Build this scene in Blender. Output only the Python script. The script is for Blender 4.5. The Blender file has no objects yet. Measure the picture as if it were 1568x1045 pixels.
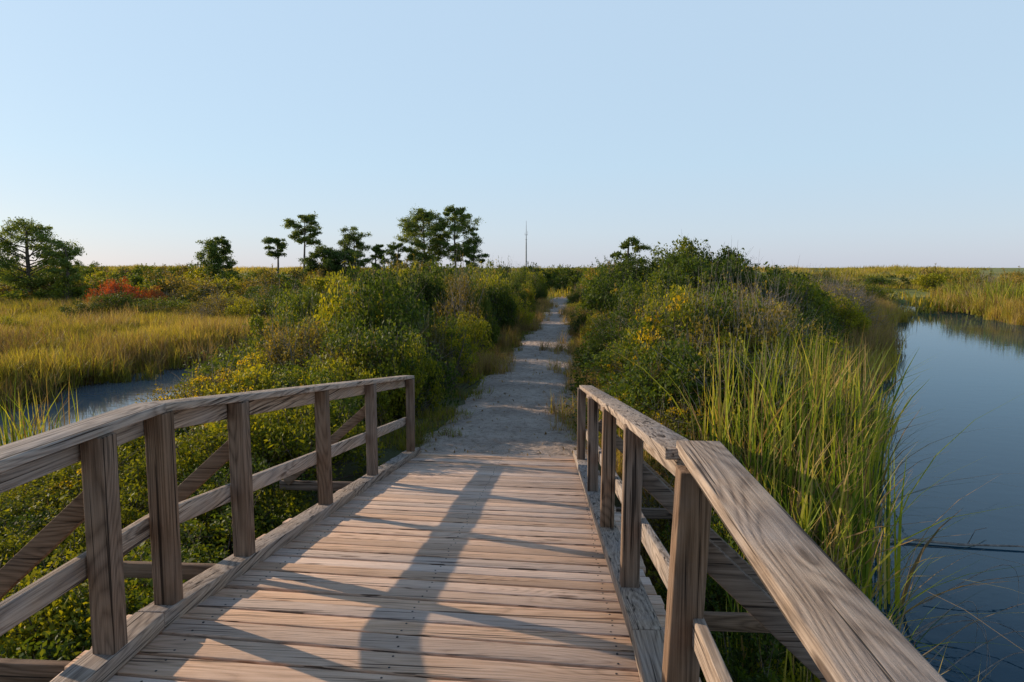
import bpy, math, numpy as np
from mathutils import Vector, noise as mn

S = bpy.context.scene
COL = S.collection
R = np.random.default_rng(11)

# ------------------------------------------------------------------ helpers
def mesh_quads(name, V, F, mats, midx=None, smooth=False):
    V = np.asarray(V, dtype=np.float32); F = np.asarray(F, dtype=np.int32)
    me = bpy.data.meshes.new(name)
    me.vertices.add(len(V)); me.vertices.foreach_set('co', V.ravel())
    me.loops.add(F.size); me.loops.foreach_set('vertex_index', F.ravel())
    me.polygons.add(len(F)); me.polygons.foreach_set('loop_start', np.arange(0, F.size, 4, dtype=np.int32))
    for m in mats: me.materials.append(m)
    if midx is not None: me.polygons.foreach_set('material_index', np.asarray(midx, dtype=np.int32))
    if smooth: me.polygons.foreach_set('use_smooth', np.ones(len(F), dtype=bool))
    me.update(calc_edges=True); me.validate()
    return me

def obj(name, me, loc=(0,0,0), rot=(0,0,0), sc=(1,1,1), parent=None):
    o = bpy.data.objects.new(name, me)
    o.location = loc; o.rotation_euler = rot; o.scale = sc
    if parent: o.parent = parent
    COL.objects.link(o)
    return o

def empty(name, loc=(0,0,0)):
    e = bpy.data.objects.new(name, None); e.empty_display_size = .3; e.location = loc
    COL.objects.link(e); return e

class Geo:
    def __init__(s): s.V=[]; s.F=[]; s.M=[]; s.n=0
    def add(s, V, F, m=0):
        V=np.asarray(V,float); F=np.asarray(F,int)
        s.V.append(V); s.F.append(F+s.n); s.M.append(np.full(len(F),m)); s.n+=len(V)
    def mesh(s, name, mats, smooth=False):
        return mesh_quads(name, np.concatenate(s.V), np.concatenate(s.F), mats, np.concatenate(s.M), smooth)

def beam(g, p0, p1, w, h, side=None, m=0):
    p0=Vector(p0); p1=Vector(p1); d=(p1-p0).normalized()
    s=Vector(side) if side else Vector((1,0,0))
    s=(s-d*s.dot(d)).normalized(); u=s.cross(d).normalized()
    V=[]
    for p in (p0,p1):
        for a,b in ((-1,-1),(1,-1),(1,1),(-1,1)):
            V.append(p+s*(a*w/2)+u*(b*h/2))
    F=[(0,1,2,3),(7,6,5,4),(0,4,5,1),(1,5,6,2),(2,6,7,3),(3,7,4,0)]
    g.add([tuple(v) for v in V],F,m)

def tube(g, pts, rad, k=5, m=0):
    pts=[Vector(p) for p in pts]; V=[];F=[]
    for i,p in enumerate(pts):
        d=(pts[min(i+1,len(pts)-1)]-pts[max(i-1,0)]).normalized()
        a=d.orthogonal().normalized()
        if abs(d.z)>.5: a=(Vector((1,0,0))-d*d.x).normalized()
        b=d.cross(a)
        for j in range(k):
            t=2*math.pi*j/k
            V.append(tuple(p+(a*math.cos(t)+b*math.sin(t))*rad[i]))
    for i in range(len(pts)-1):
        for j in range(k):
            F.append((i*k+j,i*k+(j+1)%k,(i+1)*k+(j+1)%k,(i+1)*k+j))
    g.add(V,F,m)

def leaves(g, C, L, W, rng, up=0.5, m=0, jit=.35):
    n=len(C)
    if n==0: return
    t=rng.normal(size=(n,3)); t/=np.linalg.norm(t,axis=1)[:,None]
    nn=rng.normal(size=(n,3)); nn[:,2]+=up; 
    b=np.cross(nn,t); b/=(np.linalg.norm(b,axis=1)[:,None]+1e-6)
    s=(1+jit*rng.normal(size=(n,1))).clip(.4,1.8)
    a=t*L*s*.5; c=b*W*s*.5
    V=np.stack([C-a,C+c-a*.1,C+a,C-c-a*.1],axis=1).reshape(-1,3)
    F=np.arange(4*n).reshape(n,4)
    g.add(V,F,m)

def blades(g, P, H, W, lean, rng, m=0, seg=3, droop=.6):
    n=len(P); H=np.asarray(H); 
    th=rng.uniform(0,2*np.pi,n); D=np.stack([np.cos(th),np.sin(th)],1)*(np.abs(rng.normal(size=n))*lean)[:,None]
    wth=rng.uniform(0,np.pi,n); Wd=np.stack([np.cos(wth),np.sin(wth),np.zeros(n)],1)*(W*rng.uniform(.7,1.3,n))[:,None]*.5
    V=np.zeros((n,(seg+1)*2,3))
    for i in range(seg+1):
        t=i/seg
        ww=(1-t**2.2)*.94+.06
        c=np.zeros((n,3)); c[:,0]=P[:,0]+D[:,0]*H*(t*.45+droop*t**3); c[:,1]=P[:,1]+D[:,1]*H*(t*.45+droop*t**3)
        ln=np.hypot(D[:,0],D[:,1]).clip(0,1.2)
        c[:,2]=P[:,2]+H*(t-.28*ln*ln*t**3-.1*ln*t*t)
        V[:,2*i]=c-Wd*ww; V[:,2*i+1]=c+Wd*ww
    base=np.arange(n)[:,None]*((seg+1)*2)
    F=[]
    for i in range(seg):
        F.append(base+np.array([[2*i,2*i+1,2*i+3,2*i+2]]))
    g.add(V.reshape(-1,3), np.concatenate(F), m)

# ------------------------------------------------------------------ node helpers
def newmat(name):
    m=bpy.data.materials.new(name); m.use_nodes=True
    nt=m.node_tree; nt.nodes.clear()
    return m,nt
def N(nt,t,**k):
    n=nt.nodes.new(t)
    for a,b in k.items():
        if a=='i':
            for kk,vv in b.items(): n.inputs[kk].default_value=vv
        else: setattr(n,a,b)
    return n
def ramp(nt, stops, fac, interp='LINEAR'):
    r=nt.nodes.new('ShaderNodeValToRGB'); cr=r.color_ramp; cr.interpolation=interp
    while len(cr.elements)<len(stops): cr.elements.new(.5)
    for e,(p,c) in zip(cr.elements,stops):
        e.position=p; e.color=(*c,1) if len(c)==3 else c
    nt.links.new(fac,r.inputs[0]); return r
def mathn(nt,op,a,b=None,c=None):
    n=nt.nodes.new('ShaderNodeMath'); n.operation=op
    for i,v in enumerate((a,b,c)):
        if v is None: continue
        if isinstance(v,(int,float)): n.inputs[i].default_value=v
        else: nt.links.new(v,n.inputs[i])
    return n.outputs[0]
def mixc(nt,f,a,b,bt='MIX'):
    n=nt.nodes.new('ShaderNodeMix'); n.data_type='RGBA'; n.blend_type=bt
    for i,v in ((0,f),(6,a),(7,b)):
        if isinstance(v,(int,float)): n.inputs[i].default_value=v
        elif isinstance(v,tuple): n.inputs[i].default_value=(*v,1)
        else: nt.links.new(v,n.inputs[i])
    return n.outputs[2]

def wood(name, axis, dark, mid, light, rough=.9, var=.30, grey=(.30,.27,.25), greyamt=.5, blotamt=.5, soft=1.0, crack=.325):
    m,nt=newmat(name); L=nt.links
    tc=N(nt,'ShaderNodeTexCoord'); geo=N(nt,'ShaderNodeNewGeometry')
    r=geo.outputs['Random Per Island']
    off=N(nt,'ShaderNodeCombineXYZ')
    L.new(mathn(nt,'MULTIPLY',r,37.),off.inputs[0]); L.new(mathn(nt,'MULTIPLY',r,91.),off.inputs[1]); L.new(mathn(nt,'MULTIPLY',r,53.),off.inputs[2])
    add=N(nt,'ShaderNodeVectorMath',operation='ADD'); L.new(tc.outputs['Object'],add.inputs[0]); L.new(off.outputs[0],add.inputs[1])
    def mp(along,across):
        s=[across]*3; s[axis]=along
        mm=N(nt,'ShaderNodeMapping'); mm.inputs['Scale'].default_value=s; L.new(add.outputs[0],mm.inputs[0]); return mm.outputs[0]
    vo=N(nt,'ShaderNodeTexVoronoi',i={'Scale':1.0}); L.new(mp(1.7,8.0),vo.inputs['Vector'])
    kd=vo.outputs['Distance']
    knot=ramp(nt,[(0,(1,1,1)),(.08,(.9,.9,.9)),(.14,(0,0,0))],kd).outputs[0]
    lowm=N(nt,'ShaderNodeTexNoise',i={'Scale':1.0,'Detail':1.0}); L.new(mp(.5,5),lowm.inputs['Vector'])
    ring=mathn(nt,'MULTIPLY',lowm.outputs['Fac'],26.0)
    ring=mathn(nt,'ADD',ring,mathn(nt,'DIVIDE',.6,mathn(nt,'ADD',kd,.12)))
    ring=mathn(nt,'ABSOLUTE',mathn(nt,'SINE',mathn(nt,'MULTIPLY',ring,3.1)))
    fine=N(nt,'ShaderNodeTexNoise',i={'Scale':1.0,'Detail':6.0,'Roughness':.8}); L.new(mp(2.2,150),fine.inputs['Vector'])
    mids=N(nt,'ShaderNodeTexNoise',i={'Scale':1.0,'Detail':4.0,'Roughness':.6}); L.new(mp(.9,55),mids.inputs['Vector'])
    blot=N(nt,'ShaderNodeTexNoise',i={'Scale':3.5,'Detail':6.0,'Roughness':.65}); L.new(add.outputs[0],blot.inputs['Vector'])
    blot2=N(nt,'ShaderNodeTexNoise',i={'Scale':1.4,'Detail':6.0,'Roughness':.7}); L.new(tc.outputs['Object'],blot2.inputs['Vector'])
    g=mathn(nt,'ADD',mathn(nt,'MULTIPLY',fine.outputs['Fac'],.62),mathn(nt,'MULTIPLY',mids.outputs['Fac'],.30))
    g=mathn(nt,'ADD',g,mathn(nt,'MULTIPLY',ring,.11))
    cr=ramp(nt,[(.49-.13*soft,dark),(.49,mid),(.49+.15*soft,light)],g)
    c=cr.outputs[0]
    gf=ramp(nt,[(.42,(0,0,0)),(.66,(1,1,1))],blot2.outputs['Fac']).outputs[0]
    gl=mixc(nt,1.0,ramp(nt,[(.34,tuple(v*.5 for v in grey)),(.6,tuple(v*1.35 for v in grey))],g).outputs[0],(1,1,1),'MULTIPLY')
    c=mixc(nt,mathn(nt,'MULTIPLY',gf,greyamt),c,gl)
    crk=N(nt,'ShaderNodeTexNoise',i={'Scale':1.0,'Detail':2.0,'Roughness':.5}); L.new(mp(.9,62),crk.inputs['Vector'])
    ck=ramp(nt,[(crack,(1,1,1)),(crack+.03,(0,0,0))],crk.outputs['Fac']).outputs[0]
    c=mixc(nt,mathn(nt,'MULTIPLY',ck,.85),c,tuple(v*.25 for v in dark))
    c=mixc(nt,mathn(nt,'MULTIPLY',knot,.8),c,(dark[0]*.45,dark[1]*.34,dark[2]*.28))
    hs=N(nt,'ShaderNodeHueSaturation'); L.new(c,hs.inputs['Color'])
    L.new(mathn(nt,'ADD',mathn(nt,'MULTIPLY',r,var),mathn(nt,'ADD',1.0-var*.5-blotamt*.5,mathn(nt,'MULTIPLY',blot.outputs['Fac'],blotamt))),hs.inputs['Value'])
    r2=mathn(nt,'FRACT',mathn(nt,'MULTIPLY',r,17.3))
    L.new(mathn(nt,'ADD',.8,mathn(nt,'MULTIPLY',r2,.4)),hs.inputs['Saturation'])
    hgt_=mathn(nt,'SUBTRACT',g,mathn(nt,'MULTIPLY',ck,.7))
    bp=N(nt,'ShaderNodeBump',i={'Strength':.9,'Distance':.007}); L.new(hgt_,bp.inputs['Height'])
    bs=N(nt,'ShaderNodeBsdfPrincipled',i={'Roughness':rough}); bs.inputs['Specular IOR Level'].default_value=.2
    L.new(hs.outputs[0],bs.inputs['Base Color']); L.new(bp.outputs[0],bs.inputs['Normal'])
    o=N(nt,'ShaderNodeOutputMaterial'); L.new(bs.outputs[0],o.inputs[0]); return m

def leafmat(name, cols, trans=.38, objvar=.5, noise_scale=.25, rough=.6, spec=.2):
    m,nt=newmat(name); L=nt.links
    geo=N(nt,'ShaderNodeNewGeometry'); oi=N(nt,'ShaderNodeObjectInfo')
    nz=N(nt,'ShaderNodeTexNoise',i={'Scale':noise_scale,'Detail':3.0}); L.new(geo.outputs['Position'],nz.inputs['Vector'])
    f=mathn(nt,'MULTIPLY',geo.outputs['Random Per Island'],.5)
    f=mathn(nt,'ADD',f,mathn(nt,'MULTIPLY',oi.outputs['Random'],objvar*.6))
    f=mathn(nt,'ADD',f,mathn(nt,'MULTIPLY',mathn(nt,'SUBTRACT',nz.outputs['Fac'],.5),1.2))
    k=len(cols); cr=ramp(nt,[(i/(k-1)*.85+.02,c) for i,c in enumerate(cols)],f)
    bs=N(nt,'ShaderNodeBsdfPrincipled',i={'Roughness':rough}); bs.inputs['Specular IOR Level'].default_value=spec
    L.new(cr.outputs[0],bs.inputs['Base Color'])
    tr=N(nt,'ShaderNodeBsdfTranslucent')
    tcol=mixc(nt,1.0,cr.outputs[0],(1.75,1.55,.5),'MULTIPLY'); L.new(tcol,tr.inputs[0])
    mx=N(nt,'ShaderNodeMixShader',i={0:trans}); L.new(bs.outputs[0],mx.inputs[1]); L.new(tr.outputs[0],mx.inputs[2])
    o=N(nt,'ShaderNodeOutputMaterial'); L.new(mx.outputs[0],o.inputs[0]); return m

def plain(name,c1,c2,scale=6,rough=.85):
    m,nt=newmat(name); L=nt.links
    geo=N(nt,'ShaderNodeNewGeometry')
    nz=N(nt,'ShaderNodeTexNoise',i={'Scale':scale,'Detail':6.0}); L.new(geo.outputs['Position'],nz.inputs['Vector'])
    cr=ramp(nt,[(.35,c1),(.65,c2)],nz.outputs['Fac'])
    bs=N(nt,'ShaderNodeBsdfPrincipled',i={'Roughness':rough}); L.new(cr.outputs[0],bs.inputs['Base Color'])
    o=N(nt,'ShaderNodeOutputMaterial'); L.new(bs.outputs[0],o.inputs[0]); return m

# ------------------------------------------------------------------ terrain functions
LY=[-60,0,4.7,6.9,10.6,16.4,24,39,52,60,66,90]
LXs=[1.6,1.5,1.9,2.6,4.1,6.7,10.7,17.8,24.0,30,44,70]
LXr=[30,24,22,21.5,21.5,21.8,22.2,25.0,28.6,32.5,36,36]
SY=[-60,5,10,15,18,21,24,27,30]
SXl=[-20,-13.5,-12.4,-11.9,-11.9,-11.3,-11.0,-10.8,-9.8]
SXr=[-10,-6.4,-6.7,-7.3,-7.9,-8.3,-8.8,-9.5,-10.4]
def sst(a,b,x):
    t=min(1,max(0,(x-a)/(b-a))); return t*t*(3-2*t)
def water_d(x,y):
    w=.5*mn.noise(Vector((x*.35,y*.35,3.)))+.3*mn.noise(Vector((x*1.1,y*1.1,7.)))
    a=min(x-np.interp(y,LY,LXs), np.interp(y,LY,LXr)-x)
    b=min(x-np.interp(y,SY,SXl), np.interp(y,SY,SXr)-x)
    if y>29: b=-5
    return max(a,b)+w
PY=[0,8,13,20,28,52,60,70]; PX=[-.7,-.68,-.6,-.42,-.2,.0,.9,3.0]
PW=[1.2,1.17,1.05,.9,.8,.6,.5,.5]
def pathx(y): return float(np.interp(y,PY,PX))
def hgt(x,y):
    n=.16*mn.noise(Vector((x*.3,y*.3,0)))+.05*mn.noise(Vector((x*1.3,y*1.3,5)))
    z=-.98+n
    r=math.hypot(x,y)
    z+= sst(66,130,r)*2.0 + (sst(60,140,r)*.3*mn.noise(Vector((x*.018,y*.018,9))))
    wd=water_d(x,y)
    z = z*(1-sst(-.9,.5,wd)) + (-1.95)*sst(-.9,.5,wd)
    if y<8: z=min(z,-1.0-.25*sst(8,5,y))
    pd=abs(x-pathx(y))
    k=(1-sst(1.9,3.4,pd))*sst(6.5,8.0,y)*(1-sst(58,68,y))
    z=z*(1-k)+(-.80)*k
    return z
WZ=-1.3

def axis_coords(lo,hi,step,far):
    a=list(np.arange(lo,hi+1e-6,step)); s=step; v=hi; b=[]
    while v<far: s*=1.22; v+=s; b.append(v)
    s=step; v=lo; c=[]
    while v>-far: s*=1.22; v-=s; c.append(v)
    return np.array(c[::-1]+a+b)
xs=axis_coords(-42,42,.5,2500); ys=axis_coords(-8,80,.5,2500)
GV=np.array([(x,y,hgt(x,y)) for y in ys for x in xs])
nx=len(xs); ny=len(ys)
ii=np.arange(nx-1)[None,:]+np.arange(ny-1)[:,None]*nx; ii=ii.ravel()
GF=np.stack([ii,ii+1,ii+nx+1,ii+nx],1)

m,nt=newmat('marsh_ground'); L=nt.links
geo=N(nt,'ShaderNodeNewGeometry')
n1=N(nt,'ShaderNodeTexNoise',i={'Scale':.12,'Detail':5.0,'Roughness':.6}); L.new(geo.outputs['Position'],n1.inputs['Vector'])
n2=N(nt,'ShaderNodeTexNoise',i={'Scale':3.0,'Detail':8.0,'Roughness':.75}); L.new(geo.outputs['Position'],n2.inputs['Vector'])
c1=ramp(nt,[(.35,(.14,.18,.03)),(.5,(.26,.28,.05)),(.65,(.36,.34,.09))],n1.outputs['Fac']).outputs[0]
c2=ramp(nt,[(.3,(.4,.37,.33)),(.6,(1,1,1))],n2.outputs['Fac']).outputs[0]
c=mixc(nt,1.0,c1,c2,'MULTIPLY')
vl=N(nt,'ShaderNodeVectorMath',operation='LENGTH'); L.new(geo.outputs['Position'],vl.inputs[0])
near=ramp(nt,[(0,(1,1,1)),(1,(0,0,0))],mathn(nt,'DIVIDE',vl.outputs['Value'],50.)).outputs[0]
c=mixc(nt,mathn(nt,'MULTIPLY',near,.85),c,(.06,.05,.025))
bp=N(nt,'ShaderNodeBump',i={'Strength':.9,'Distance':.15}); L.new(n2.outputs['Fac'],bp.inputs['Height'])
bs=N(nt,'ShaderNodeBsdfPrincipled',i={'Roughness':.95}); L.new(c,bs.inputs['Base Color']); L.new(bp.outputs[0],bs.inputs['Normal'])
o=N(nt,'ShaderNodeOutputMaterial'); L.new(bs.outputs[0],o.inputs[0]); M_ground=m
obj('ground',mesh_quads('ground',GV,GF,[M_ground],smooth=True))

# water: deep clear-blue lake; left stream paler, bright sky reflection painted into its colour
m,nt=newmat('water'); L=nt.links
geo=N(nt,'ShaderNodeNewGeometry')
mp=N(nt,'ShaderNodeMapping'); mp.inputs['Scale'].default_value=(1,1.6,1); mp.inputs['Rotation'].default_value=(0,0,.4); L.new(geo.outputs['Position'],mp.inputs[0])
n1=N(nt,'ShaderNodeTexNoise',i={'Scale':2.6,'Detail':4.0}); L.new(mp.outputs[0],n1.inputs['Vector'])
n3=N(nt,'ShaderNodeTexNoise',i={'Scale':.15,'Detail':3.0}); L.new(mp.outputs[0],n3.inputs['Vector'])
bp=N(nt,'ShaderNodeBump',i={'Strength':.10,'Distance':.02}); L.new(n1.outputs['Fac'],bp.inputs['Height'])
cc=ramp(nt,[(.35,(.006,.040,.066)),(.7,(.011,.055,.085))],n3.outputs['Fac']).outputs[0]
sx=N(nt,'ShaderNodeSeparateXYZ'); L.new(geo.outputs['Position'],sx.inputs[0])
sky_tint=ramp(nt,[(0,(1,1,1)),(1,(0,0,0))],mathn(nt,'MULTIPLY_ADD',sx.outputs[0],.25,1.0)).outputs[0]
cc=mixc(nt,sky_tint,cc,(.12,.15,.17))  # pale diffuse towards the stream imitates the bright sky mirrored there
df=N(nt,'ShaderNodeBsdfDiffuse'); L.new(cc,df.inputs[0])
gs=N(nt,'ShaderNodeBsdfGlossy',i={'Roughness':.02}); L.new(bp.outputs[0],gs.inputs['Normal'])
L.new(mixc(nt,sky_tint,(.80,.93,1.0),(1.0,1.0,1.0)),gs.inputs['Color'])
fr=N(nt,'ShaderNodeFresnel',i={'IOR':1.33}); L.new(bp.outputs[0],fr.inputs['Normal'])
ff=mathn(nt,'MULTIPLY',fr.outputs[0],.8)
mx=N(nt,'ShaderNodeMixShader'); L.new(ff,mx.inputs[0]); L.new(df.outputs[0],mx.inputs[1]); L.new(gs.outputs[0],mx.inputs[2])
o=N(nt,'ShaderNodeOutputMaterial'); L.new(mx.outputs[0],o.inputs[0]); M_water=m
wx=np.linspace(-60,70,27); wy=np.linspace(-60,90,31)
WV=np.array([(x,y,WZ) for y in wy for x in wx]); nn_=len(wx)
jj=(np.arange(nn_-1)[None,:]+np.arange(len(wy)-1)[:,None]*nn_).ravel()
obj('water',mesh_quads('water',WV,np.stack([jj,jj+1,jj+nn_+1,jj+nn_],1),[M_water]))

m,nt=newmat('sand_path'); L=nt.links
geo=N(nt,'ShaderNodeNewGeometry')
n1=N(nt,'ShaderNodeTexNoise',i={'Scale':1.3,'Detail':6.0,'Roughness':.65}); L.new(geo.outputs['Position'],n1.inputs['Vector'])
n2=N(nt,'ShaderNodeTexNoise',i={'Scale':9.0,'Detail':8.0,'Roughness':.7}); L.new(geo.outputs['Position'],n2.inputs['Vector'])
n3=N(nt,'ShaderNodeTexVoronoi',i={'Scale':5.0}); L.new(geo.outputs['Position'],n3.inputs['Vector'])
n4=N(nt,'ShaderNodeTexNoise',i={'Scale':60.0,'Detail':3.0}); L.new(geo.outputs['Position'],n4.inputs['Vector'])
c=ramp(nt,[(.3,(.34,.25,.19)),(.55,(.55,.42,.33)),(.75,(.68,.54,.43))],n1.outputs['Fac']).outputs[0]
c=mixc(nt,1.0,c,ramp(nt,[(.3,(.5,.45,.4)),(.5,(1,1,1))],n2.outputs['Fac']).outputs[0],'MULTIPLY')
c=mixc(nt,1.0,c,ramp(nt,[(.32,(.5,.45,.4)),(.44,(1,1,1))],n4.outputs['Fac']).outputs[0],'MULTIPLY')
hh=mathn(nt,'ADD',mathn(nt,'MULTIPLY',n2.outputs['Fac'],1.0),mathn(nt,'MULTIPLY',n3.outputs['Distance'],.8))
bp=N(nt,'ShaderNodeBump',i={'Strength':1.0,'Distance':.07}); L.new(hh,bp.inputs['Height'])
bs=N(nt,'ShaderNodeBsdfPrincipled',i={'Roughness':.95}); L.new(c,bs.inputs['Base Color']); L.new(bp.outputs[0],bs.inputs['Normal'])
o=N(nt,'ShaderNodeOutputMaterial'); L.new(bs.outputs[0],o.inputs[0]); M_path=m
pv=[];pf=[];K=14;rows=np.arange(8.0,62,.2)
for y in rows:
    w=float(np.interp(y,PY,PW)); cx=pathx(y)
    l=cx-w-.2*mn.noise(Vector((1,y*.8,0)))-.1*mn.noise(Vector((1,y*3,0)))
    r_=cx+w+.3*mn.noise(Vector((9,y*.7,0)))+.1*mn.noise(Vector((9,y*3,0)))
    for j in range(K):
        t=j/(K-1); e=min(t,1-t)
        pv.append((l+(r_-l)*t,y,-.80+.004+.035*min(1,e*5)+.02*mn.noise(Vector((t*4,y*1.5,0)))*min(1,e*5)))
for i in range(len(rows)-1):
    for j in range(K-1):
        a=i*K+j; pf.append((a,a+1,a+K+1,a+K))
obj('sand_path',mesh_quads('sand_path',pv,pf,[M_path],smooth=True))

# ------------------------------------------------------------------ bridge
M_deck=wood('deck_wood',0,(.33,.215,.15),(.68,.46,.325),(.82,.59,.44),var=.34,grey=(.52,.41,.34),greyamt=.35,blotamt=.34,soft=1.15,crack=.335)
WB=((.05,.031,.021),(.155,.10,.066),(.29,.195,.135))
M_railY=wood('rail_wood',1,(.10,.072,.055),(.29,.22,.168),(.53,.42,.33),var=.2,grey=(.28,.25,.235),greyamt=.75,blotamt=.5,soft=.9,crack=.345)
M_postZ=wood('post_wood',2,*WB,var=.2,grey=(.17,.14,.12),greyamt=.5,crack=.345)
M_crossX=wood('cross_wood',0,*WB,var=.2,grey=(.17,.14,.12),greyamt=.5)
M_nail=plain('nail_iron',(.03,.022,.02),(.07,.05,.04),30,.6)
bridge=empty('wooden_footbridge')
SL=.134
def dz(y,k=2.77): return -SL*max(0,y-k)
def xr(y): return -.022*(y-2.4)
g=Geo(); gn=Geo(); y=-2.2; rng=np.random.default_rng(5)
sk=-.065
while y<8.45:
    w=.131+rng.uniform(-.005,.005)
    yc=y+w/2
    x0=-1.97+rng.uniform(-.02,.02); x1=.56+rng.uniform(-.02,.02)+xr(yc)
    V=[]
    dzr=rng.uniform(-.004,.004); tw=rng.uniform(-.004,.004); ds=rng.uniform(-.0025,.0025)
    for (x,ex) in ((x0,-1),(x1,1)):
        for a,b in ((-1,-1),(1,-1),(1,1),(-1,1)):
            V.append((x,yc+a*w/2+(sk+ds)*(x+.7),dz(yc+a*w/2)-.02+b*.019+dzr+tw*ex))
    F=[(0,1,2,3),(7,6,5,4),(0,4,5,1),(1,5,6,2),(2,6,7,3),(3,7,4,0)]
    g.add(V,F)
    for xn in (-1.6,-.68,.25):
        for a in (-.3,.3):
            px=xn+rng.normal()*.008; py=yc+a*w+(sk+ds)*(px+.7)
            zz=dz(yc+a*w)-.001+dzr+tw*(px+.7)/1.3+.0012
            tube(gn,[(px,py,zz-.004),(px,py,zz),(px,py,zz+.0003)],[.0055,.005,.0001],8)
    y+=w+rng.uniform(.013,.021)
me=g.mesh('deck_planks',[M_deck]); ob=obj('deck_planks',me,parent=bridge)
bv=ob.modifiers.new('b','BEVEL'); bv.width=.005; bv.segments=2
obj('deck_nails',gn.mesh('deck_nails',[M_nail]),parent=bridge)
g=Geo()
for x in (-1.6,-.68,.25):
    beam(g,(x,-2.3,-.175),(x,2.77,-.175),.08,.26); beam(g,(x,2.77,-.175),(x,8.35,dz(8.35)-.175),.08,.26)
beam(g,(-1.9,8.55,dz(8.5)-.09),(.5,8.42,dz(8.5)-.09),.05,.16,side=(0,1,0))
obj('stringer_beams',g.mesh('stringer_beams',[M_railY]),parent=bridge)
LP=[.55,1.35,2.48,2.9,3.66,5.03,6.35,8.05]
RP=[-.2,.9,2.17,3.34,4.55,5.8,7.65]
KL=2.9; KR=2.36
gp=Geo(); gy=Geo(); gx=Geo()
for yy in LP:
    zt=.955+dz(yy,KL); zb=dz(yy,KL)-.3
    tx=rng.uniform(-.012,.012)
    beam(gp,(-1.79,yy,zb),(-1.79+tx,yy,zt),.09,.092)
for yy in RP:
    zt=.955+dz(yy,KR); zb=dz(yy,2.77)-.3
    tx=.05 if yy==2.17 else rng.uniform(-.008,.012)
    wd=.105 if yy==2.17 else .09
    beam(gp,(.385+xr(yy),yy,zb),(.385+tx+xr(yy),yy,zt),wd,.092)
def rail(g,x,ys_,z0,k,w,h,side=None,rf=None):
    for a,b in zip(ys_[:-1],ys_[1:]):
        beam(g,(x+(rf(a) if rf else 0),a,z0+dz(a,k)),(x+(rf(b) if rf else 0),b,z0+dz(b,k)),w,h)
rail(gy,-1.825,[-2.2,KL-.002],.975,KL,.150,.04); rail(gy,-1.825,[KL+.002,5.8],.975,KL,.145,.038); rail(gy,-1.826,[5.806,8.16],.975,KL,.145,.038)
beam(gy,(.505,-2.0,.985),(.485,KR-.01,.985),.150,.042)
rail(gy,.435,[KR-.05,5.2],.966,KR,.140,.038,rf=xr); rail(gy,.435,[5.206,7.78],.966,KR,.142,.038,rf=xr)
rail(gy,-1.856,[-2.2,KL],.90,KL,.038,.088); rail(gy,-1.856,[KL+.003,8.1],.90,KL,.038,.088)
rail(gy,.452,[KR+.1,7.7],.895,KR,.038,.088,rf=xr)
rail(gy,-1.857,[-2.2,KL],.43,KL,.038,.095); rail(gy,-1.857,[KL+.003,5.03],.43,KL,.038,.095); rail(gy,-1.857,[5.034,8.1],.43,KL,.038,.095)
rail(gy,.452,[-2,KR],.43,KR,.038,.095,rf=xr); rail(gy,.452,[KR+.003,4.55],.43,KR,.038,.095,rf=xr); rail(gy,.452,[4.554,7.7],.43,KR,.038,.095,rf=xr)
for a,b in ((-2.2,2.77),(2.774,5.6),(5.604,8.4)):
    beam(gy,(-1.80,a,dz(a)+.042),(-1.80,b,dz(b)+.042),.13,.075)
    beam(gy,(.395+xr(a),a,dz(a)+.042),(.395+xr(b),b,dz(b)+.042),.13,.075)
for yy in (.9,2.48,3.66,6.35):
    z=dz(yy,KL)
    beam(gx,(-2.75,yy+.075,z-.085),(-1.6,yy+.075,z-.085),.04,.09,side=(0,1,0))
    beam(gx,(-2.68,yy+.062,z-.05),(-1.82,yy+.062,z+.72),.04,.085,side=(0,1,0))
for yy in (.3,2.17,3.34,5.8):
    z=dz(yy,KR)
    beam(gx,(.2,yy+.075,z-.085),(1.3+xr(yy),yy+.075,z-.085),.04,.09,side=(0,1,0))
    beam(gx,(1.23+xr(yy),yy+.062,z-.05),(.42+xr(yy),yy+.062,z+.72),.04,.085,side=(0,1,0))
for yy in (-1,2.9,6.4):
    for x in (-1.6,.2): beam(gp,(x,yy,-2.2),(x,yy,dz(yy)-.31),.16,.16)
for nm,gg,mt in (('posts',gp,M_postZ),('rails_and_curbs',gy,M_railY),('outriggers_and_braces',gx,M_crossX)):
    ob=obj(nm,gg.mesh(nm,[mt]),parent=bridge); bv=ob.modifiers.new('b','BEVEL'); bv.width=.005; bv.segments=2

# ------------------------------------------------------------------ foliage materials
G_dark=leafmat('leaf_dark_green',[(.02,.036,.008),(.05,.085,.013),(.11,.15,.018),(.22,.23,.026)])
G_yel=leafmat('leaf_yellow_green',[(.07,.09,.010),(.165,.185,.015),(.31,.30,.02),(.46,.39,.03)])
G_olv=leafmat('leaf_olive',[(.06,.055,.016),(.14,.12,.028),(.26,.20,.045),(.38,.26,.07)])
G_red=leafmat('leaf_red',[(.08,.06,.015),(.30,.06,.025),(.48,.10,.03),(.36,.16,.03)],objvar=.5)
G_gold=leafmat('leaf_gold',[(.34,.23,.012),(.52,.36,.014),(.62,.45,.02)])
G_pine=leafmat('pine_needles',[(.05,.075,.024),(.095,.145,.036),(.16,.21,.05),(.21,.25,.065)],trans=.4)
G_grass=leafmat('marsh_grass_blade',[(.09,.10,.018),(.19,.185,.028),(.33,.29,.042),(.47,.37,.09),(.44,.31,.14)],trans=.42,noise_scale=.12)
G_dry=leafmat('dry_grass_blade',[(.11,.07,.035),(.23,.15,.072),(.37,.25,.125),(.47,.34,.18)],trans=.3)
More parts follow.
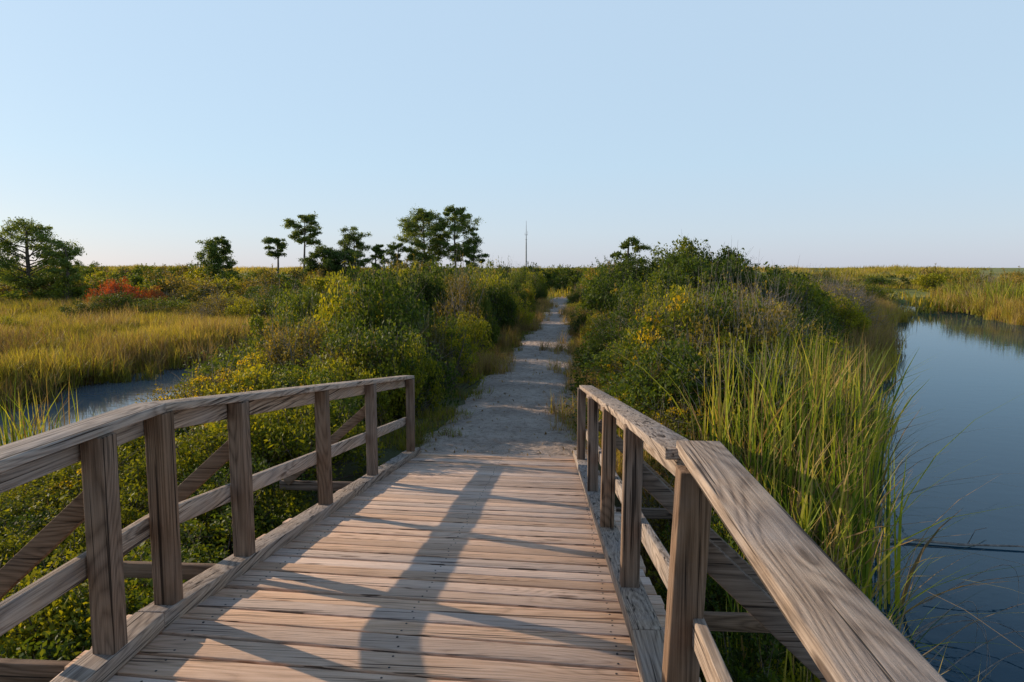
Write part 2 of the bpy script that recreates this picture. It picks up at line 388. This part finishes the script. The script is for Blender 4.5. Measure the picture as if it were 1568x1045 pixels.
G_cat=leafmat('cattail_blade',[(.025,.05,.01),(.06,.11,.014),(.16,.23,.022),(.38,.39,.045),(.52,.40,.14),(.42,.27,.12)],trans=.4,objvar=.55,noise_scale=.6)
M_bark=plain('bark',(.06,.045,.035),(.16,.125,.10),14)
M_twig=plain('grey_twig',(.16,.135,.115),(.34,.29,.25),20)

def shrub_mesh(name,seed,w,h,nclump,nleaf,L,mats,top=None,spread=.17,bare=0,sprig=1.):
    rng=np.random.default_rng(seed); g=Geo()
    cs=[]
    for i in range(nclump):
        th=rng.uniform(0,2*np.pi); rr=w*math.sqrt(rng.uniform(0,1))
        dome=math.sqrt(max(0,1-(rr/w)**2*.8))
        z=h*dome*(rng.uniform(.6,1.0) if rng.random()<.62 else rng.uniform(.12,.6))
        cs.append((rr*math.cos(th),rr*math.sin(th),z))
    cs=np.array(cs)
    for c in cs:
        b=np.array([c[0]*.15+rng.normal()*.05,c[1]*.15+rng.normal()*.05,-.1])
        mid=b*.5+c*.5; mid[:2]*=.75
        tube(g,[b,mid,c,c+np.array([rng.normal()*.05,rng.normal()*.05,.1*h])],[.016,.011,.006,.002],3,1)
        for q in range(2+bare):
            e=c+rng.normal(size=3)*spread*h*1.1; e[2]+=.06
            s=mid*.3+c*.7
            tube(g,[s,(s+e)/2+rng.normal(size=3)*.02,e],[.006,.004,.0015],3,1)
    per=nleaf//nclump
    for c in cs:
        s=spread*h*rng.uniform(.6,1.35)
        n=int(per*rng.uniform(.5,1.5))
        d=rng.normal(size=(n,3)); d/=np.linalg.norm(d,axis=1)[:,None]
        d*=rng.uniform(.25,1,size=(n,1))**.6*s*1.35
        d[:,2]*=.75
        P=c+d; P=P[P[:,2]>0.0]
        if top is not None and c[2]>h*.5 and rng.random()<top:
            hi=P[:,2]>c[2]+s*.1
            leaves(g,P[~hi],L,L*.5,rng,m=0); leaves(g,P[hi],L*.8,L*.6,rng,m=2)
        else: leaves(g,P,L,L*.5,rng,m=0)
    for c in cs[::2]:
        e=c+np.array([rng.normal()*.14,rng.normal()*.14,rng.uniform(.15,.42)*h*sprig])
        tube(g,[c,e],[.005,.002],3,1)
        k=18; t=rng.uniform(.1,1,size=(k,1)); P=c+(e-c)*t+rng.normal(size=(k,3))*.03
        leaves(g,P,L*.9,L*.4,rng,m=(2 if (top is not None and rng.random()<.5) else 0))
    return g.mesh(name,mats)

SH={}
SH['dark']=[shrub_mesh('shrub_dark',100+i,1.15,1.5,46,7400,.066,[G_dark,M_bark]) for i in range(3)]
SH['mound']=[shrub_mesh('shrub_mound',130+i,1.15,1.5,80,10500,.063,[G_dark,M_bark],spread=.14,sprig=.25) for i in range(2)]
SH['yel']=[shrub_mesh('shrub_yel',200+i,1.0,1.15,44,6200,.058,[G_yel,M_bark]) for i in range(3)]
SH['olv']=[shrub_mesh('shrub_olv',300+i,1.05,1.4,40,4400,.05,[G_olv,M_twig],bare=2) for i in range(2)]
SH['red']=[shrub_mesh('shrub_red',400,1.0,1.2,36,4000,.06,[G_red,M_bark])]
SH['gold']=[shrub_mesh('goldenrod',500+i,.8,1.2,36,3600,.045,[G_yel,M_bark,G_gold],top=.45,spread=.11) for i in range(2)]
SH['bare']=[shrub_mesh('shrub_bare',600,1.1,1.5,40,1800,.05,[G_olv,M_twig],bare=10)]
SH['fdark']=[shrub_mesh('shrub_far_dark',110+i,1.15,1.5,26,1900,.13,[G_dark,M_bark],spread=.2) for i in range(2)]
SH['fyel']=[shrub_mesh('shrub_far_yel',210,1.15,1.5,26,1900,.12,[G_yel,M_bark],spread=.2)]
SH['folv']=[shrub_mesh('shrub_far_olv',310,1.15,1.5,26,1600,.12,[G_olv,M_twig],spread=.2,bare=1)]

def grass_mesh(name,seed,mat,n,Rr,h0,h1,w,lean,mat2=None,frac2=.25,clump=0,seg=3):
    rng=np.random.default_rng(seed); g=Geo()
    if clump:
        cc=rng.uniform(-Rr,Rr,size=(clump,2)); idx=rng.integers(0,clump,n); P=cc[idx]+rng.normal(size=(n,2))*Rr*.09
    else: P=rng.uniform(-Rr,Rr,size=(n,2))
    P=np.concatenate([P,np.full((n,1),-.05)],1)
    H=rng.uniform(h0,h1,n)
    k=int(n*frac2) if mat2 else 0
    if k: blades(g,P[:k],H[:k],w,lean*1.4,rng,m=1,seg=seg)
    blades(g,P[k:],H[k:],w,lean,rng,m=0,seg=seg)
    return g.mesh(name,[mat]+([mat2] if mat2 else []))
GR={}
GR['marsh']=[grass_mesh('marsh_tuft',700+i,G_grass,860,1.15,.35,.8,.018,.35,G_dry,.25,clump=24) for i in range(3)]
GR['far']=[grass_mesh('far_tuft',710+i,G_grass,600,2.6,.25,.7,.05,.4,G_dry,.2,clump=60,seg=2) for i in range(2)]
GR['dry']=[grass_mesh('dry_tuft',720+i,G_dry,560,.9,.35,.95,.013,.45,G_grass,.25,clump=16) for i in range(2)]
GR['cat']=[grass_mesh('cattail_clump',740+i,G_cat,38,.45,1.1,2.25,.028,.24,G_dry,.25,clump=7,seg=5) for i in range(4)]
GR['reed']=[grass_mesh('leaning_reeds',750+i,G_cat,11,.3,1.3,2.3,.013,.75,G_dry,.4,clump=4,seg=7) for i in range(3)]
GR['low']=[grass_mesh('low_grass',760+i,G_yel,380,.5,.1,.38,.011,.6,G_dry,.35,clump=20) for i in range(2)]

cnt={}
def put(kind,x,y,s,parent,sz=None,z=None):
    lib=SH if kind in SH else GR
    me=lib[kind][R.integers(len(lib[kind]))]
    cnt[kind]=cnt.get(kind,0)+1
    zz=hgt(x,y) if z is None else z
    sz_=s if sz is None else sz
    return obj('%s_clump_%d'%(kind,cnt[kind]),me,(x,y,zz-.02),(R.normal()*.04,R.normal()*.04,R.uniform(0,6.28)),(s,s*R.uniform(.9,1.1),sz_),parent)
BW={'dark':1.15,'mound':1.15,'yel':1.0,'olv':1.05,'red':1.0,'gold':.8,'bare':1.1,'fdark':1.15,'fyel':1.15,'folv':1.15}
BH={'dark':1.5,'mound':1.5,'yel':1.15,'olv':1.4,'red':1.2,'gold':1.2,'bare':1.5,'fdark':1.5,'fyel':1.5,'folv':1.5}
def shrub(kind,x,y,w,h,parent): put(kind,x,y,w/BW[kind],parent,sz=h/BH[kind])
def pick(d):
    k=list(d); p=np.array([d[q] for q in k],float); return k[R.choice(len(k),p=p/p.sum())]

GAPS=(8.7,11.6,14.0,17.2,20.2,24.0,29.0,35.0)
TL=empty('shrub_thicket')
for i in range(235):
    y=9.6+ (R.uniform(0,1)**1.25)*44
    off=R.uniform(0,1)
    x=pathx(y)-np.interp(y,PY,PW)-.45-off*(4.2+y*.10)
    if water_d(x,y)>-.9: continue
    q=y+.43*(x-pathx(y))
    if min(abs(q-gq) for gq in GAPS)<(.58 if y<20 else .48) and x>-6.0: continue
    hmax=1.6+1.0*sst(9.5,15,y)-.75*off
    h=hmax*R.uniform(.72,1.08)
    if off<.12: h*=.72
    shrub(pick({'dark':4.5,'yel':2.6,'olv':2.0,'gold':.6,'bare':.25}),x,y,R.uniform(.7,1.1)*(1 if off>.12 else .6),h,TL)
TB=empty('shrub_undergrowth')
for i in range(120):
    y=R.uniform(-1.5,11); x=R.uniform(-6.4,-2.75)
    if water_d(x,y)>-.6: continue
    k=sst(-6.5,-3.2,x)
    h=R.uniform(.3,.45)+.4*k+.45*sst(6,10,y)*k
    shrub(pick({'yel':4.5,'dark':1.8,'gold':.6,'olv':.9}),x,y,R.uniform(.5,.8),h,TB)
GO=empty('goldenrod_flowers')
for (x,y,h) in ((-5.0,8.6,.85),(-4.4,9.4,1.05),(-5.2,9.8,.95),(-4.0,8.7,1.0),(-4.9,10.8,1.1),(-3.3,8.2,.9),
                (1.0,8.9,.8),(1.3,9.6,.95),(1.7,10.6,1.2),(1.2,11.3,1.0),(2.1,9.4,1.0),(2.6,11.5,1.4),(1.5,8.0,.8),
                (11.0,33,2.0),(12.2,34,2.0),(10.4,31,1.8),(-13,44,1.8),(-15,46,1.8),(-11,41,1.7),(9.5,44,2.4)):
    shrub('gold',x,y,R.uniform(.45,.7)*(1 if y<20 else 1.6),h,GO)
TR=empty('shrub_thicket')
for i in range(290):
    y=8.8+(R.uniform(0,1)**1.3)*46
    x0=pathx(y)+np.interp(y,PY,PW)+.55; x1=np.interp(y,LY,LXs)-(1.0 if y>14 else .7)
    if x1<x0: continue
    off=R.uniform(0,1); x=x0+(x1-x0)*off
    h=(1.3+.75*sst(8.8,13,y))*R.uniform(.72,1.08)
    if off<.12: h*=.5
    elif off<.25: h*=.8
    if off>.85: h*=.75
    w={'dark':5,'yel':2.4,'olv':2.2,'gold':.4,'bare':.3}
    if off>.7: w={'dark':2,'yel':1.5,'olv':3,'bare':1.2,'gold':.2}
    shrub(pick(w),x,y,R.uniform(.75,1.2)*(1 if off>.12 else .6),h,TR)
for i in range(46):
    y=R.uniform(3.5,10.0); x=R.uniform(1.3,max(1.5,np.interp(y,LY,LXs)-.45))
    shrub(pick({'olv':2.2,'yel':2,'dark':2.5}),x,y,R.uniform(.45,.7),R.uniform(.6,.95)+.5*sst(7,10,y),TR)
for (x,y,w,h) in ((3.0,21,1.5,2.4),(4.3,22,1.8,2.8),(5.7,22.5,1.8,2.75),(6.9,22,1.5,2.5),(2.2,24,1.4,2.4),(7.6,24,1.6,2.5),(8.6,27,1.5,2.4),(5.0,24,1.8,2.7),
                  (4.2,38,1.7,3.1),(5.3,38.5,2.2,3.65),(6.6,38,2.3,3.9),(8.0,38.5,2.1,3.8),(9.2,38.2,1.8,3.4),(3.2,40,1.8,2.8),(10.6,39,1.8,2.7),(6.4,36,2,3.1)):
    shrub('mound',x,y,w,h,TR)
for (x,y) in ((9.8,28),(11.2,29.5),(12.3,31),(13.2,33.5),(10.6,26.5),(14.3,35)):
    shrub('bare',x,y,1.4,R.uniform(1.8,2.3),TR)
TD=empty('distant_shrub_belt')
for i in range(350):
    y=R.uniform(48,98); x=R.uniform(-72,46)*(y/80)
    if water_d(x,y)>-1: continue
    if abs(x-pathx(y))<1.6 and y<60: continue
    right=x>12
    dens=.3 if right else (.5 if x<-26 else 1)
    if R.random()>dens: continue
    h=R.uniform(1.8,3.2) if not right else R.uniform(1.0,1.8)
    if x<-20: h*=.75
    if y>80: h*=.75
    shrub(pick({'fdark':4,'fyel':2.2,'folv':3}),x,y,R.uniform(1.2,2.2),h,TD)
for i in range(60):
    x=R.uniform(-48,-18); y=45+R.normal()*3.5+(x+30)*-.1
    shrub(pick({'fdark':4,'folv':2.5,'fyel':1.5}),x,y,R.uniform(1.1,2),R.uniform(1.1,2.2),TD)
for i in range(66):
    x=R.uniform(-24,-6.5); y=R.uniform(26,48)
    if water_d(x,y)>-.5: continue
    k=sst(-20,-8,x)
    if R.random()>.3+.7*k: continue
    shrub(pick({'dark':3,'olv':3,'yel':2}),x,y,R.uniform(.9,1.6),R.uniform(.9,1.4)+.7*k,TD)
for i in range(110):
    y=R.uniform(30,75); x=np.interp(y,LY,LXr)+R.uniform(.6,24)
    if water_d(x,y)>-.6: continue
    shrub(pick({'folv':3,'fyel':3,'bare':.8,'fdark':1.5}),x,y,R.uniform(.9,1.7),R.uniform(1.0,2.2),TD)
for (x,y,s) in ((-24.0,36,1.1),(-25.2,36.6,1.0),(-22.9,37.2,.8)):
    obj('red_shrub',SH['red'][0],(x,y,hgt(x,y)),(0,0,R.uniform(0,6)),(s,s,s*1.5))

GM=empty('marsh_grass')
def scat(n,xr_,yr_,kinds,parent,s0,s1,wd=-.25,cond=None,zs=1.):
    for i in range(n):
        x=R.uniform(*xr_); y=R.uniform(*yr_)
        if water_d(x,y)>wd: continue
        if cond and not cond(x,y): continue
        s=R.uniform(s0,s1); put(pick(kinds),x,y,s,parent,sz=s*R.uniform(.7,1.15)*zs)
offp=lambda x,y: abs(x-pathx(y))>np.interp(y,PY,PW)+1.3 or y>60
scat(420,(-36,-8),(14,46),{'marsh':5,'dry':2.0},GM,1.0,1.4,wd=-.5,zs=.85)
scat(30,(-36,-12),(18,42),{'olv':3,'yel':1},GM,.5,.8,wd=-1.2,zs=.8)
scat(70,(-60,-30),(24,60),{'far':1},GM,.9,1.2)
scat(230,(-100,75),(48,150),{'far':1},GM,1.3,1.9,cond=offp,zs=.75)
scat(80,(27,75),(30,90),{'far':1},GM,1.0,1.3)
scat(150,(.8,20),(9,50),{'marsh':1,'dry':3},GM,.8,1.1,wd=-.6,cond=lambda x,y: x<np.interp(y,LY,LXs) and offp(x,y))
scat(120,(-6.2,-2.4),(-2,14),{'marsh':1,'dry':.7,'low':5},GM,.5,.8,wd=-.6,cond=lambda x,y: offp(x,y))
scat(110,(1.1,3.2),(-1,10),{'low':2,'dry':4},GM,.6,.85,wd=-.25)
for i in range(260):
    y=R.uniform(8.7,45); sd=R.choice([-1,1]); w=np.interp(y,PY,PW)
    x=pathx(y)+sd*(w+R.uniform(.05,.7)); put(pick({'low':5,'dry':1}),x,y,R.uniform(.5,.95),GM,sz=R.uniform(.4,.85))
for i in range(120):
    y=R.uniform(10,50); x=np.interp(y,LY,LXs)-R.uniform(.1,1.3)
    put('dry' if R.random()<.85 else 'marsh',x,y,R.uniform(.8,1.2),GM,z=max(hgt(x,y),-1.35))
for i in range(110):
    y=R.uniform(28,64); x=np.interp(y,LY,LXr)+R.uniform(.1,1.8)
    put('marsh' if R.random()<.5 else 'dry',x,y,R.uniform(1.0,1.5),GM,z=max(hgt(x,y),-1.35))
for i in range(90):
    y=R.uniform(4,26); x=np.interp(y,SY,SXl)-R.uniform(-.4,1.3)
    put('marsh' if R.random()<.5 else 'dry',x,y,R.uniform(.8,1.2),GM,z=max(hgt(x,y),-1.35))

CT=empty('cattail_reeds')
for i in range(70):
    y=R.uniform(5.4,11.0); x=np.interp(y,LY,LXs)-abs(R.normal())*.5+.2
    s=R.uniform(.75,1.05)
    put('cat',x,y,s,CT,sz=s*(1 if y>6.5 else .75),z=max(hgt(x,y),-1.4))
for i in range(30):
    y=R.uniform(4.2,9.5); x=np.interp(y,LY,LXs)+R.uniform(-.1,.4)
    put('reed',x,y,R.uniform(.7,1.0),CT,sz=R.uniform(.55,.9),z=-1.4)
for i in range(14):
    y=R.uniform(3.2,5.6); x=np.interp(y,LY,LXs)-R.uniform(0,.6)
    put('cat',x,y,.6,CT,sz=.5,z=max(hgt(x,y),-1.4))
for i in range(46):
    y=R.uniform(4.0,9); x=np.interp(y,SY,SXr)-R.uniform(-.3,3.6)
    put('cat',x,y,R.uniform(.6,.85),CT,sz=R.uniform(.5,.8),z=-1.4)
for i in range(16):
    y=R.uniform(9,16); x=-7.0+R.normal()*.5
    put('cat',x,y,.5,CT,sz=R.uniform(.35,.5),z=-1.4)
for i in range(90):
    y=R.uniform(30,60); x=np.interp(y,LY,LXr)+R.uniform(-.1,2)
    put('cat',x,y,1.5,CT,sz=R.uniform(.8,1.15),z=max(hgt(x,y),-1.4))

# ------------------------------------------------------------------ trees
def tree(name,x,y,H,cw,cb,ncl,seed,npl=700,flat=.55,lean=0.,trunk=.16,rc=.85,prof='round',leaf=.2):
    rng=np.random.default_rng(seed); g=Geo(); e=empty(name,(x,y,hgt(x,y)-.1))
    tr=[np.array([lean*H*t+.12*math.sin(3*t+seed),.1*math.sin(4*t+seed*2),H*.96*t]) for t in np.linspace(0,1,8)]
    tube(g,tr,[trunk*(1-.8*t)+.012 for t in np.linspace(0,1,8)],7,1)
    cz=H*cb; 
    for i in range(ncl):
        t=(i+rng.uniform(0,1))/ncl; z=cz+(H-cz)*t
        if prof=='round': rad=cw*math.sqrt(max(.05,1-(2*t-1)**2))*1.0
        elif prof=='flat': rad=cw*(.55+.45*t) if t<.8 else cw*.6
        else: rad=cw*(1-.75*t)
        rr=rad*math.sqrt(rng.uniform(.15,1)); th=i*2.4+rng.normal()*.5
        ax=np.array([lean*z,0,0]); c=ax+np.array([rr*math.cos(th),rr*math.sin(th),z])
        zs=max(z-rr*.45,cz*.85); s=np.array([lean*zs+.12*math.sin(3*zs/H+seed),.1*math.sin(4*zs/H+seed*2),zs])
        mid=(s+c)/2+rng.normal(size=3)*.12; mid[2]-=.1
        tube(g,[s,mid,c],[trunk*.3,trunk*.2,.02],4,1)
        rx=rc*rng.uniform(.5,1.2)
        for q in range(6):
            o_=rng.normal(size=3)*rx*.5; o_[2]*=flat*.8
            cc=c+o_; tube(g,[c,cc],[.025,.01],3,1)
            n=npl//7; d=rng.normal(size=(n,3))*rx*.26; d[:,2]*=.65
            leaves(g,cc+d,leaf,leaf*.35,rng,up=.3,m=0)
    obj('trunk_and_crown',g.mesh(name,[G_pine,M_bark]),parent=e)
tree('pine_tree',-16.6,84,9.0,2.7,.30,54,1,rc=1.0)
tree('pine_tree',-12.8,84.5,9.6,2.8,.34,44,2,rc=.9)
tree('pine_tree',-10.2,83,5.2,1.7,.35,14,3,rc=.75)
tree('pine_tree',-19.6,83,5.2,1.7,.4,12,4,rc=.7)
tree('pine_tree',-30.2,80,8.4,2.2,.60,22,5,prof='flat',rc=.8,flat=.4)
tree('pine_tree',-33.6,80,5.6,1.2,.62,10,6,prof='flat',rc=.6)
tree('pine_tree',-35.8,70,5.4,1.6,.2,28,7,rc=.8)
tree('pine_tree',-25.6,85,6.6,1.9,.5,16,8,prof='flat',rc=.8)
tree('pine_tree',-22.6,84,4.8,1.3,.4,12,9,rc=.6)
tree('pine_tree',-35.2,43.5,5.5,2.2,.26,32,10,rc=.8,trunk=.2,leaf=.15)
tree('pine_tree',-32.0,42.5,4.2,1.0,.45,10,12,rc=.55,leaf=.15)
tree('juniper_tree',-26.2,75,4.5,2.0,.08,36,13,rc=.95)
tree('juniper_tree',-24.0,76,4.1,1.9,.08,30,14,rc=.95)
tree('pine_tree',4.4,43,4.5,1.1,.35,11,15,rc=.5,leaf=.15)

# ------------------------------------------------------------------ mast and pilings
M_steel=plain('galvanised_steel',(.18,.18,.19),(.3,.3,.31),3,.5)
g=Geo(); tube(g,[(0,0,0),(0,0,5),(0,0,6.8),(0,0,9.0)],[.13,.10,.05,.025],6)
beam(g,(-.25,0,6.6),(.25,0,6.6),.06,.06,side=(0,1,0)); beam(g,(-.15,0,5.8),(.15,0,5.8),.06,.06,side=(0,1,0)); beam(g,(0,-.3,7.4),(0,.3,7.4),.05,.05)
tube(g,[(.22,0,6.6),(.22,0,7.2)],[.02,.02],4); tube(g,[(-.22,0,6.6),(-.22,0,7.0)],[.02,.02],4)
obj('radio_mast',g.mesh('radio_mast',[M_steel]),(-5.6,118,hgt(-5.6,118)-.3))
g=Geo()
for i in range(9):
    beam(g,(i*.55,0,-.5),(i*.55+R.normal()*.03,0,1.3+R.uniform(-.15,.3)),.2,.2)
beam(g,(-.2,.12,1.05),(2.6,.12,1.1),.06,.14,side=(0,1,0))
obj('wooden_pilings',g.mesh('wooden_pilings',[M_postZ]),(-70,128,hgt(-70,128)))

# ------------------------------------------------------------------ floating sticks, stems, litter
g=Geo()
tube(g,[(3.2,7.2,WZ+.01),(3.7,7.27,WZ+.03),(4.2,7.18,WZ+.02),(4.8,7.15,WZ+.03),(5.4,7.0,WZ-.005)],[.012,.017,.014,.010,.004],6)
tube(g,[(4.3,7.2,WZ+.02),(4.5,7.42,WZ+.09),(4.7,7.55,WZ+.07)],[.007,.005,.003],5)
obj('fallen_branch',g.mesh('fallen_branch',[M_twig],True))
g=Geo(); rs=np.random.default_rng(8)
for k in range(9):
    a=rs.uniform(2.4,3.2); b=rs.uniform(4.2,6.5); r0=rs.uniform(.4,.9); t0=rs.uniform(-.6,.6); 
    pts=[]; q=rs.uniform(.12,.35)
    for t in np.linspace(0,1,11):
        pts.append((a+r0*math.sin(t*2.2)*1.1,b+r0*t*math.cos(t0+t*2),WZ+.01+q*math.sin(math.pi*t)))
    tube(g,pts,[.005*(1-.6*t) for t in np.linspace(0,1,11)],4)
obj('fallen_reed_stems',g.mesh('fallen_reed_stems',[M_twig],True))
g=Geo(); n=900
py=8.2+rs.uniform(0,1,n)**1.5*22; e=rs.choice([-1,1],n)*(1-rs.uniform(0,1,n)**2)
px=np.array([pathx(v) for v in py])+e*np.interp(py,PY,PW)*1.02
leaves(g,np.stack([px,py,np.full(n,-.745)],1),.05,.022,rs,up=5)
obj('leaf_litter',g.mesh('leaf_litter',[G_dry]))

# ------------------------------------------------------------------ camera, light, sky
cam=bpy.data.cameras.new('camera'); cam.lens=24; cam.sensor_width=36; cam.clip_end=6000; cam.clip_start=.05
co=bpy.data.objects.new('camera',cam); COL.objects.link(co)
co.location=(0,0,1.6); co.rotation_euler=(math.radians(90-6.13),0,math.radians(3.9)); S.camera=co

az=math.radians(-66.5); el=math.radians(17.3)
sd=Vector((math.sin(az)*math.cos(el),math.cos(az)*math.cos(el),math.sin(el)))
sl=bpy.data.lights.new('sun','SUN'); sl.energy=5.0; sl.angle=math.radians(.5); sl.color=(1,.80,.58)
so=bpy.data.objects.new('sun',sl); COL.objects.link(so); so.rotation_euler=(-sd).to_track_quat('-Z','Y').to_euler(); so.location=(-30,20,30)
w=bpy.data.worlds.new('World'); S.world=w; w.use_nodes=True; nt=w.node_tree; nt.nodes.clear()
sk_=nt.nodes.new('ShaderNodeTexSky'); sk_.sky_type='NISHITA'; sk_.sun_disc=False; sk_.sun_elevation=el; sk_.sun_rotation=az%(2*math.pi)
sk_.air_density=1.0; sk_.dust_density=.4; sk_.ozone_density=1.5
tcw=nt.nodes.new('ShaderNodeTexCoord'); sp=nt.nodes.new('ShaderNodeSeparateXYZ'); nt.links.new(tcw.outputs['Generated'],sp.inputs[0])
hz=ramp(nt,[(0,(.60,.66,.82)),(.05,(.62,.74,.90)),(.14,(.60,.79,.97)),(.36,(.61,.80,1.0)),(.5,(.25,.40,.62)),(1,(.08,.17,.33))],sp.outputs['Z'])
hv=nt.nodes.new('ShaderNodeVectorMath'); hv.operation='SCALE'; hv.inputs['Scale'].default_value=1/.12; nt.links.new(hz.outputs[0],hv.inputs[0])
mixed=mixc(nt,.76,sk_.outputs[0],hv.outputs[0])
bg=nt.nodes.new('ShaderNodeBackground'); bg.inputs[1].default_value=.12; nt.links.new(mixed,bg.inputs[0])
out=nt.nodes.new('ShaderNodeOutputWorld'); nt.links.new(bg.outputs[0],out.inputs[0])
S.view_settings.view_transform='Standard'; S.view_settings.look='None'; S.view_settings.exposure=0
print('objects',len(bpy.data.objects),cnt)
